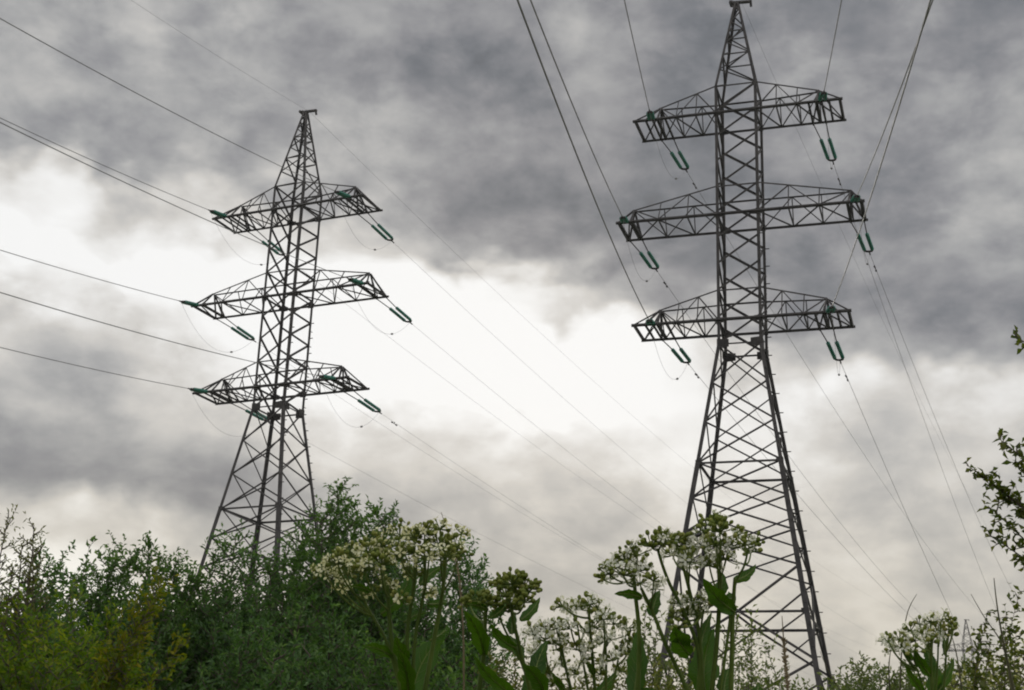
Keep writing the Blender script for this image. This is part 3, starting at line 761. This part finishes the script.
# ------------------------------------------------------------------ flowering weeds in the foreground
def icob():
    t = (1 + 5 ** .5) / 2
    v = unit(np.array([(-1, t, 0), (1, t, 0), (-1, -t, 0), (1, -t, 0), (0, -1, t), (0, 1, t), (0, -1, -t), (0, 1, -t), (t, 0, -1), (t, 0, 1), (-t, 0, -1), (-t, 0, 1)]))
    f = [(0, 11, 5), (0, 5, 1), (0, 1, 7), (0, 7, 10), (0, 10, 11), (1, 5, 9), (5, 11, 4), (11, 10, 2), (10, 7, 6), (7, 1, 8), (3, 9, 4), (3, 4, 2), (3, 2, 6), (3, 6, 8), (3, 8, 9), (4, 9, 5), (2, 4, 11), (6, 2, 10), (8, 6, 7), (9, 8, 1)]
    v = list(map(np.array, v)); cache = {}; out = []
    def mid(a, b):
        k = (min(a, b), max(a, b))
        if k not in cache: v.append(unit(v[a] + v[b])); cache[k] = len(v) - 1
        return cache[k]
    for a, b, c in f:
        x, y, z = mid(a, b), mid(b, c), mid(c, a); out += [(a, x, z), (b, y, x), (c, z, y), (x, y, z)]
    return np.array(v), np.array(out)


ICO_V, ICO_F = icob()


def frames(N, r):
    N = unit(N); a = unit(np.cross(N, unit(r.normal(size=N.shape)))); return a, np.cross(N, a), N


PX = lambda d: d / F_PX      # metres per pixel at depth d


def weed(label, d, stems, umbels, leaves, seed, petal='petal', group='white-flowered weeds in the foreground', n_f=24, bud_px=2.45):
    """stems: [(radius_px, [(x, y[, dd]) ...])] tip first, down to the frame edge and on to the ground
       umbels: [(x, y, radius_px, stem index, share of open flowers)]   leaves: [(base, tip, width_px, bend_px, dd)]"""
    r = np.random.default_rng(seed)
    bx = np.mean([s[1][-1][0] for s in stems])
    base = base_under(bx, d)
    root = tag(empty('flowering_weed', base), label, 'weed', group)
    u = PX(d)
    curves = []
    for rp, pts in stems:
        dd = [(p[2] if len(p) > 2 else 0.0) for p in pts]
        w3 = [P(p[0], p[1], d + e) for p, e in zip(pts, dd)]
        last = w3[-1]; prev = w3[-2]
        dn = unit(last - prev); g1 = last + np.array([dn[0] * .10, dn[1] * .10, -.25]); g0 = np.array([base[0] * .6 + g1[0] * .4, base[1] * .6 + g1[1] * .4, 0])
        c = spline(w3 + [g1, g0], 44)
        curves.append(c - base)
        b = MB(); n = len(c); b.tube(c - base, np.linspace(rp * .62, rp * 1.15, n) * u, 9)
        b.build('stem', M['stem'], root, True)
    up = np.array([0, 0, 1.0])
    for ux, uy, ur, si, opn in umbels:
        cc = P(ux, uy, d + r.normal() * .012) - base
        sc = curves[si]; tip = sc[0]
        R0 = ur * .86 * u
        org = cc - unit(cc - (tip - up * R0 * 2)) * R0 * .55 - up * R0 * .25
        ped = MB()
        # peduncle leaves the stem a little below its tip
        i0 = int(r.integers(2, 12)) if np.linalg.norm(org - tip) > R0 * 1.2 else 0
        ped.tube(spline([sc[i0], sc[i0] * .45 + org * .55 - up * .12 * np.linalg.norm(org - sc[i0]), org], 9), np.linspace(1.15, .8, 9) * u, 6)
        n = max(8, int(n_f * (ur / 13) ** 1.6))
        ph = r.uniform(0, 2 * math.pi, n); cz = 1 - (np.arange(n) + .5) / n * 1.15
        dirs = np.stack([np.sqrt(np.maximum(1 - cz ** 2, .02)) * np.cos(ph), np.sqrt(np.maximum(1 - cz ** 2, .02)) * np.sin(ph), cz], 1)
        lean = unit(cc - org + up * R0 * .6)
        dirs = unit(dirs + (lean - up) * .6 + r.normal(size=(n, 3)) * .10)
        dist = R0 * (1.0 + .28 * r.normal(size=n).clip(-1, 1)) * np.where(cz < .3, 1.12, 1.0)
        pos = org + dirs * dist[:, None]
        for p, q in zip(pos, dirs):
            ped.tube(spline([org, org + q * np.linalg.norm(p - org) * .55 - up * R0 * .05, p], 4), np.array([.55, .5, .5, .6]) * u, 4, False)
        head = ped.build('flower_head', M['pedicel'], root, True)
        is_open = r.uniform(size=n) < np.where(cz < .55, min(1, opn * 1.1), opn * .62)
        A, B_, N_ = frames(dirs, r)
        # buds, and the green cup under each open flower
        sz = np.where(is_open, .45, 1.0) * bud_px * u * r.uniform(.75, 1.2, n)
        V = pos[:, None, :] + (A[:, None] * ICO_V[None, :, :1] + B_[:, None] * ICO_V[None, :, 1:2]) * sz[:, None, None] * .82 + N_[:, None] * (ICO_V[None, :, 2:3] * 1.1 + .4) * sz[:, None, None]
        Fc = (ICO_F[None] + (np.arange(n) * len(ICO_V))[:, None, None]).reshape(-1, 3)
        np_mesh('buds', V.reshape(-1, 3), Fc, M['bud'], head, True)
        idx = np.where(is_open)[0]
        if len(idx):
            Vs, Fs = [], []; k = 0
            for i in idx:
                o = pos[i] + N_[i] * 1.2 * u
                pl = r.uniform(4.2, 6.2) * u; pw = pl * .56; tilt = r.uniform(.05, .55)
                a0 = r.uniform(0, 1.57)
                for m_ in range(4):
                    h = a0 + m_ * math.pi / 2 + r.normal() * .08
                    od = A[i] * math.cos(h) + B_[i] * math.sin(h); pd = unit(od * math.cos(tilt) + N_[i] * math.sin(tilt)); s_ = np.cross(pd, N_[i]); nn = np.cross(s_, pd)
                    Vs += [o + pd * pl * .1, o + pd * pl * .6 + s_ * pw * .5 + nn * pl * .06, o + pd * pl * .96 + s_ * pw * .24 - nn * pl * .05, o + pd * pl * .96 - s_ * pw * .24 - nn * pl * .05, o + pd * pl * .6 - s_ * pw * .5 + nn * pl * .06]
                    Fs += [(k, k + 1, k + 2), (k, k + 2, k + 3), (k, k + 3, k + 4)]; k += 5
            np_mesh('blossoms', np.array(Vs), np.array(Fs), M[petal], head)
    for (b0, t0, wpx, bend, dd) in leaves:
        b0 = np.array(b0, float); t0 = np.array(t0, float); ax = t0 - b0; nrm = np.array([-ax[1], ax[0]]) / (np.linalg.norm(ax) + 1e-9)
        ctrl = (b0 + t0) / 2 + nrm * bend
        n, m_ = 15, 7
        V = []; ph = r.uniform(0, 6)
        for i in range(n):
            t = i / (n - 1)
            c = (1 - t) ** 2 * b0 + 2 * t * (1 - t) * ctrl + t * t * t0
            tg = 2 * (1 - t) * (ctrl - b0) + 2 * t * (t0 - ctrl); tg /= np.linalg.norm(tg) + 1e-9; sd = np.array([-tg[1], tg[0]])
            wv = wpx * .43 * max(.0, (math.sin(math.pi * min(1, (t * .93 + .07)) ** .78)) ** .85) * (1 + .13 * math.sin(t * 17 + ph) + .06 * math.sin(t * 41 + ph))
            for j in range(m_):
                sv = (j / (m_ - 1) * 2 - 1)
                q = c + sd * sv * wv
                dep = d + dd * t + abs(sv) ** 1.4 * wv * u * .8 * (1 if dd >= 0 else -1) + math.sin(t * 11 + ph + sv * 1.5) * abs(sv) * wv * u * .3
                V.append(P(q[0], q[1], dep) - base)
        Fq = [(i * m_ + j, i * m_ + j + 1, (i + 1) * m_ + j + 1, (i + 1) * m_ + j) for i in range(n - 1) for j in range(m_ - 1)]
        lf = np_mesh('leaf', np.array(V), np.array(Fq), M['leaf_weed'], root, True)
        mr = np.array(V).reshape(n, m_, 3)[:-1, m_ // 2] - c_f * .5 * u
        b = MB(); b.tube(mr, np.linspace(.95, .25, len(mr)) * u, 5); gr = np.array(V).reshape(n, m_, 3) - c_f * .35 * u
        for i in range(2, n - 4, 2):
            for sgn in (-1, 1):
                b.tube(spline([gr[i, 3], gr[i + 1, 3 + sgn], gr[i + 2, 3 + 2 * sgn]], 5), np.linspace(.34, .12, 5) * u, 3, False)
        b.build('midrib', M['pedicel'], lf, True)
    return root


# the big weed on the left with yellowish flowers
weed('big weed with yellowish cream flowers in front of the dark green bushes', .60,
     [(2.9, [(388, 585), (389, 612), (392, 644), (401, 690)]),
      (2.6, [(417, 556), (414, 585), (407, 640), (411, 690)]),
      (2.8, [(446, 548), (443, 590), (434, 640), (425, 690)]),
      (2.0, [(360, 590), (368, 608), (386, 640), (398, 680)]),
      (2.2, [(425, 560), (424, 590), (416, 632), (412, 690)])],
     [(322, 566, 13, 3, .75), (336, 556, 13, 3, .6), (350, 548, 14, 3, .6), (366, 543, 14, 0, .65), (382, 536, 15, 0, .6), (398, 528, 14, 1, .4), (414, 528, 14, 1, .35), (425, 526, 12, 4, .15), (440, 524, 10, 2, .4), (437, 537, 14, 2, .15), (455, 540, 13, 2, .12), (463, 530, 8, 2, .6), (462, 552, 10, 2, .3),
      (345, 566, 13, 3, .5), (362, 562, 13, 0, .5), (380, 556, 14, 0, .45), (398, 550, 14, 1, .45), (415, 545, 14, 1, .3), (430, 552, 12, 4, .3), (446, 553, 12, 2, .2),
      (341, 584, 8, 3, .9), (386, 583, 11, 0, .5), (410, 570, 11, 1, .5), (368, 592, 5, 3, .95), (430, 594, 5, 4, .9), (400, 600, 8, 1, .4)],
     [((412, 694), (446, 632), 30, -12, .03), ((391, 656), (362, 646), 13, 5, -.02), ((381, 614), (412, 572), 17, 9, .02), ((404, 622), (428, 612), 10, -4, .02), ((408, 660), (396, 636), 16, -5, -.02),
      ((430, 640), (447, 628), 12, 3, .03), ((428, 604), (448, 601), 10, 2, .03), ((371, 592), (350, 586), 8, 3, -.02), ((408, 694), (398, 650), 20, 6, -.03), ((420, 585), (444, 566), 12, -5, .02)], 51, 'cream')
# budding weed
weed('small weed with tight green buds and no open flowers', .66,
     [(3.0, [(486, 607), (485, 625), (484, 650), (479, 692)]), (2.4, [(513, 590), (512, 612), (518, 640), (530, 690)]), (1.6, [(500, 618), (506, 632), (516, 650), (528, 680)])],
     [(478, 594, 12, 0, 0), (489, 598, 11, 0, 0), (469, 602, 8, 0, 0), (500, 580, 12, 1, 0), (513, 576, 13, 1, 0), (527, 580, 12, 1, .03), (505, 590, 13, 1, 0), (520, 592, 13, 1, 0), (532, 588, 9, 1, 0), (511, 604, 10, 1, 0), (501, 606, 8, 2, 0), (526, 600, 9, 1, .05)],
     [((484, 655), (463, 610), 19, 8, -.03), ((516, 648), (491, 624), 14, -7, -.02), ((522, 700), (473, 655), 17, -9, -.04), ((520, 620), (540, 597), 12, 5, .02), ((505, 606), (487, 618), 10, -4, -.02), ((522, 660), (510, 636), 12, 3, .02),
      ((525, 694), (540, 650), 24, 8, .02), ((533, 680), (548, 640), 18, -4, .03), ((488, 610), (466, 604), 8, 3, -.02), ((512, 634), (516, 612), 12, -4, .02), ((545, 694), (522, 664), 20, 6, -.02)], 52, n_f=30)
# loose white weed
weed('loose weed with many thin stems and sparse white flowers, next to the budding one', .72,
     [(1.9, [(558, 626), (562, 650), (571, 690)]), (2.0, [(588, 605), (591, 640), (595, 690)]), (1.5, [(577, 622), (582, 655), (588, 690)]), (1.6, [(604, 622), (606, 655), (606, 690)]), (1.4, [(545, 668), (555, 682), (562, 692)]), (1.3, [(622, 640), (617, 665), (612, 690)])],
     [(530, 630, 11, 0, 0.9), (543, 624, 11, 0, 0.9), (556, 621, 11, 0, 0.8), (568, 606, 9, 1, 0.6), (560, 603, 8, 1, 0.6), (577, 602, 11, 1, 0.6), (590, 599, 11, 1, 0.7), (600, 604, 9, 1, 0.8), (604, 614, 11, 3, 0.7), (616, 618, 10, 3, 0.6), (628, 622, 10, 5, 0.9), (632, 635, 10, 5, 0.8), (570, 625, 9, 2, 0.8), (585, 628, 9, 2, 0.8), (612, 636, 10, 3, 0.9), (595, 640, 8, 3, 0.8), (534, 645, 8, 4, 0.9), (540, 664, 8, 4, 0.9), (556, 650, 8, 0, 0.8), (575, 650, 8, 2, 0.7), (600, 660, 7, 3, 0.8), (553, 668, 7, 4, 0.8), (622, 652, 8, 5, 0.9), (583, 664, 7, 2, 0.7), (545, 634, 9, 4, 0.7), (565, 638, 9, 0, 0.7), (597, 628, 9, 1, 0.7), (588, 650, 8, 2, 0.7), (610, 660, 8, 5, 0.7), (630, 650, 8, 5, 0.7), (564, 664, 8, 0, 0.7), (530, 652, 7, 4, 0.7), (575, 676, 7, 2, 0.7), (600, 676, 7, 3, 0.7), (622, 672, 7, 5, 0.6), (548, 682, 7, 4, 0.6)],
     [((593, 696), (620, 668), 12, 4, .02), ((594, 675), (586, 662), 8, 2, -.02), ((565, 690), (552, 672), 8, -2, -.02)], 53, n_f=20, bud_px=2.8)
# the tallest weed
weed('tallest weed with a broad head of white flowers in front of the large pylon', .60,
     [(2.7, [(633, 566), (635, 590), (639, 630), (638, 690)]), (2.4, [(641, 588), (650, 606), (664, 640), (688, 692)]), (2.4, [(658, 550), (668, 580), (684, 612), (697, 645), (700, 690)]), (2.3, [(679, 552), (688, 585), (698, 627), (703, 690)]),
      (2.9, [(720, 545), (720, 580), (717, 640), (712, 690)]), (2.9, [(735, 578), (733, 610), (732, 650), (731, 692)]), (1.6, [(748, 548), (744, 566), (736, 582), (733, 600)]), (1.5, [(706, 600), (702, 620), (700, 650)])],
     [(606, 570, 11, 0, .4), (613, 560, 13, 0, .55), (625, 552, 13, 0, .55), (638, 546, 13, 0, .5), (622, 570, 12, 0, .5), (640, 562, 13, 0, .5), (602, 578, 8, 0, .15), (650, 538, 13, 2, .25), (662, 534, 14, 2, .2), (675, 534, 12, 3, .4), (686, 540, 13, 3, .7), (672, 550, 13, 3, .7), (692, 555, 13, 3, .75), (704, 562, 12, 4, .7), (700, 540, 13, 4, .6), (702, 526, 12, 4, .25), (711, 518, 12, 4, .15), (720, 524, 13, 4, .25), (716, 538, 14, 4, .35), (730, 540, 12, 4, .5), (735, 530, 9, 6, .5), (745, 538, 10, 6, .55), (755, 538, 11, 6, .1), (751, 550, 8, 6, .3), (728, 554, 11, 4, .5), (655, 576, 9, 1, .6), (658, 585, 7, 1, .7), (640, 580, 8, 1, .2),
      (676, 600, 9, 7, .7), (690, 598, 10, 7, .7), (703, 596, 10, 7, .7), (683, 612, 9, 7, .6), (697, 610, 9, 7, .6), (671, 616, 9, 7, .25), (676, 626, 7, 7, .1), (712, 602, 8, 7, .5)],
     [((634, 694), (638, 628), 24, 3, .02), ((690, 655), (674, 626), 24, -6, -.03), ((706, 696), (714, 628), 34, -11, .02), ((735, 612), (703, 578), 20, -6, -.03), ((734, 580), (756, 564), 12, 7, .02), ((652, 616), (660, 590), 15, -3, .02), ((642, 598), (614, 594), 11, 4, -.02),
      ((724, 694), (729, 668), 18, -3, .02), ((752, 700), (758, 683), 14, 4, .02), ((716, 600), (722, 572), 16, 5, .02), ((728, 600), (736, 596), 16, 0, .03), ((640, 690), (662, 692), 12, 5, .03), ((700, 650), (712, 612), 12, -3, .02), ((690, 640), (672, 642), 14, 5, -.02)], 54)
# the small one on the right
weed('smaller weed with a domed white head beside the far pylon, near the right edge', .95,
     [(2.2, [(932, 640), (931, 655), (932, 690)]), (1.4, [(947, 634), (946, 655), (944, 690)]), (1.3, [(912, 655), (918, 672), (924, 692)]), (1.2, [(938, 632), (938, 652), (936, 690)])],
     [(890, 646, 8, 2, .7), (887, 638, 8, 2, .6), (898, 634, 9, 2, .7), (908, 626, 9, 0, .7), (918, 619, 9, 0, .7), (930, 616, 9, 0, .7), (941, 615, 9, 3, .6), (949, 620, 8, 1, .4), (954, 625, 6, 1, .4), (900, 643, 9, 2, .7), (912, 637, 9, 0, .7), (924, 630, 9, 0, .6), (936, 628, 9, 3, .5), (947, 631, 8, 1, .3), (926, 640, 7, 0, .4), (914, 648, 7, 2, .5)],
     [((930, 675), (915, 650), 12, -3, -.02), ((936, 694), (954, 657), 11, 5, .02), ((925, 694), (905, 664), 10, -3, -.02), ((931, 668), (925, 646), 13, 2, .02), ((945, 655), (942, 634), 6, 2, .02), ((912, 660), (901, 650), 8, 2, -.02), ((932, 694), (934, 660), 18, 3, .01)], 55, n_f=20, bud_px=2.4)


# beetle on the tallest weed
bp = P(698.5, 535, .585); u = PX(.585)
rt = tag(empty('beetle', bp), 'tiny black beetle on the head of the tallest white weed', 'beetle')
b = MB(); ax = unit(c_r * .9 + c_u * .45); b.lathe(-ax * 3.6 * u, ax * 2.2 * u, [(0, .2 * u), (.2, 1.5 * u), (.5, 2.1 * u), (.85, 1.7 * u), (1, .8 * u)], 10); b.build('body', M['beetle'], rt, True)
b = MB(); b.lathe(ax * 2.2 * u, ax * 4.2 * u, [(0, .9 * u), (.4, 1.25 * u), (1, .3 * u)], 8); b.build('head', M['beetle'], rt, True)
for q in (-1, 0, 1):
    for s_ in (-1, 1):
        b = MB(); o = ax * q * 1.5 * u; sdv = unit(np.cross(ax, c_f)) * s_
        b.tube([o + sdv * 1.2 * u, o + sdv * 2.8 * u + ax * q * u, o + sdv * 3.4 * u + ax * q * 1.4 * u + c_f * 1.5 * u], .22 * u, 4); b.build('leg', M['beetle'], rt)


# grass stalks and reeds
def stalk(label, pts, d, rpx, m, group=None, spike=None, name='grass_stalk'):
    w3 = [P(x, y, d) for x, y in pts]
    last = w3[-1]; g1 = np.array([last[0], last[1], 0]); base = g1
    root = tag(empty(name, base), label, 'grass', group)
    c = spline(w3 + [last * [1, 1, .6] + np.array([0, 0, 0]), g1], 36) - base
    b = MB(); b.tube(c, np.linspace(.25, 1.3, len(c)) * rpx * PX(d), 6); b.build('stem', m, root, True)
    if spike:
        r = np.random.default_rng(int(pts[0][0])); y0, y1, wpx = spike
        cc = spline(w3, 60); b = MB()
        for p in cc:
            v = (p - EYEV); yy = H / 2 - F_PX * (v @ c_u) / (v @ c_f)
            if y0 < yy < y1:
                for _ in range(4):
                    dr = unit(r.normal(size=3) * [1, 1, .3] + np.array([0, 0, 1.1])); L = wpx * PX(d) * r.uniform(.5, 1.1)
                    b.lathe(p - base + dr * L * .1, p - base + dr * L, [(0, .1 * L), (.35, .2 * L), (.7, .16 * L), (1, .03 * L)], 5)
        b.build('seed_head', m, root, True)


stalk('thin seed spike standing alone in front of the large pylon\'s foot', [(782, 616), (784, 645), (788, 692)], 1.1, 1.5, M['dry'], None, (640, 690, 4.5))
stalk('brown dry grass stalk between the yellowish weed and the budding weed', [(441, 512), (447, 530), (457, 566), (462, 610), (464, 692)], .72, 1.1, M['dry'], None, (545, 600, 3.4))
GR = 'dark reeds at the right edge'
stalk('long dark straight reed in front of the drooping sapling', [(994, 578), (998, 612), (1005, 650), (1014, 692)], 2.0, 1.7, M['reed'], GR)
stalk('dark reed leaning left across the drooping sapling', [(971, 594), (985, 618), (1000, 640), (1012, 692)], 2.1, 1.0, M['reed'], GR)
stalk('short dark reed between the domed weed and the far pylon', [(951, 633), (956, 652), (962, 692)], 1.8, 1.1, M['reed'], GR)
stalk('thin blade poking out above the domed weed', [(917, 594), (910, 606), (903, 640), (900, 692)], 1.4, .9, M['reed'], GR)
stalk('thin dark blade left of the domed weed', [(891, 649), (889, 665), (890, 692)], 1.0, 1.2, M['reed'], GR)
stalk('thin blade leaning in front of the large pylon\'s right foot', [(820, 651), (828, 670), (842, 694)], 1.3, .8, M['reed'], None)

# ------------------------------------------------------------------ a little haze in the air
hz = MB()
x0, x1, y0, y1, z0, z1 = -260, 330, -210, 520, -1.0, 66.0
hz.add([(x, y, z) for z in (z0, z1) for x, y in ((x0, y0), (x1, y0), (x1, y1), (x0, y1))], [(3, 2, 1, 0), (4, 5, 6, 7), (0, 1, 5, 4), (1, 2, 6, 5), (2, 3, 7, 6), (3, 0, 4, 7)])
m, q = mat('pale_haze')
pv = q.n('ShaderNodeVolumePrincipled'); pv.inputs['Color'].default_value = (0.92, 0.92, 0.92, 1); pv.inputs['Density'].default_value = 0.00028
oo = q.n('ShaderNodeOutputMaterial'); m.node_tree.links.new(pv.outputs[0], oo.inputs['Volume'])
tag(hz.build('haze', m), kind='stuff')
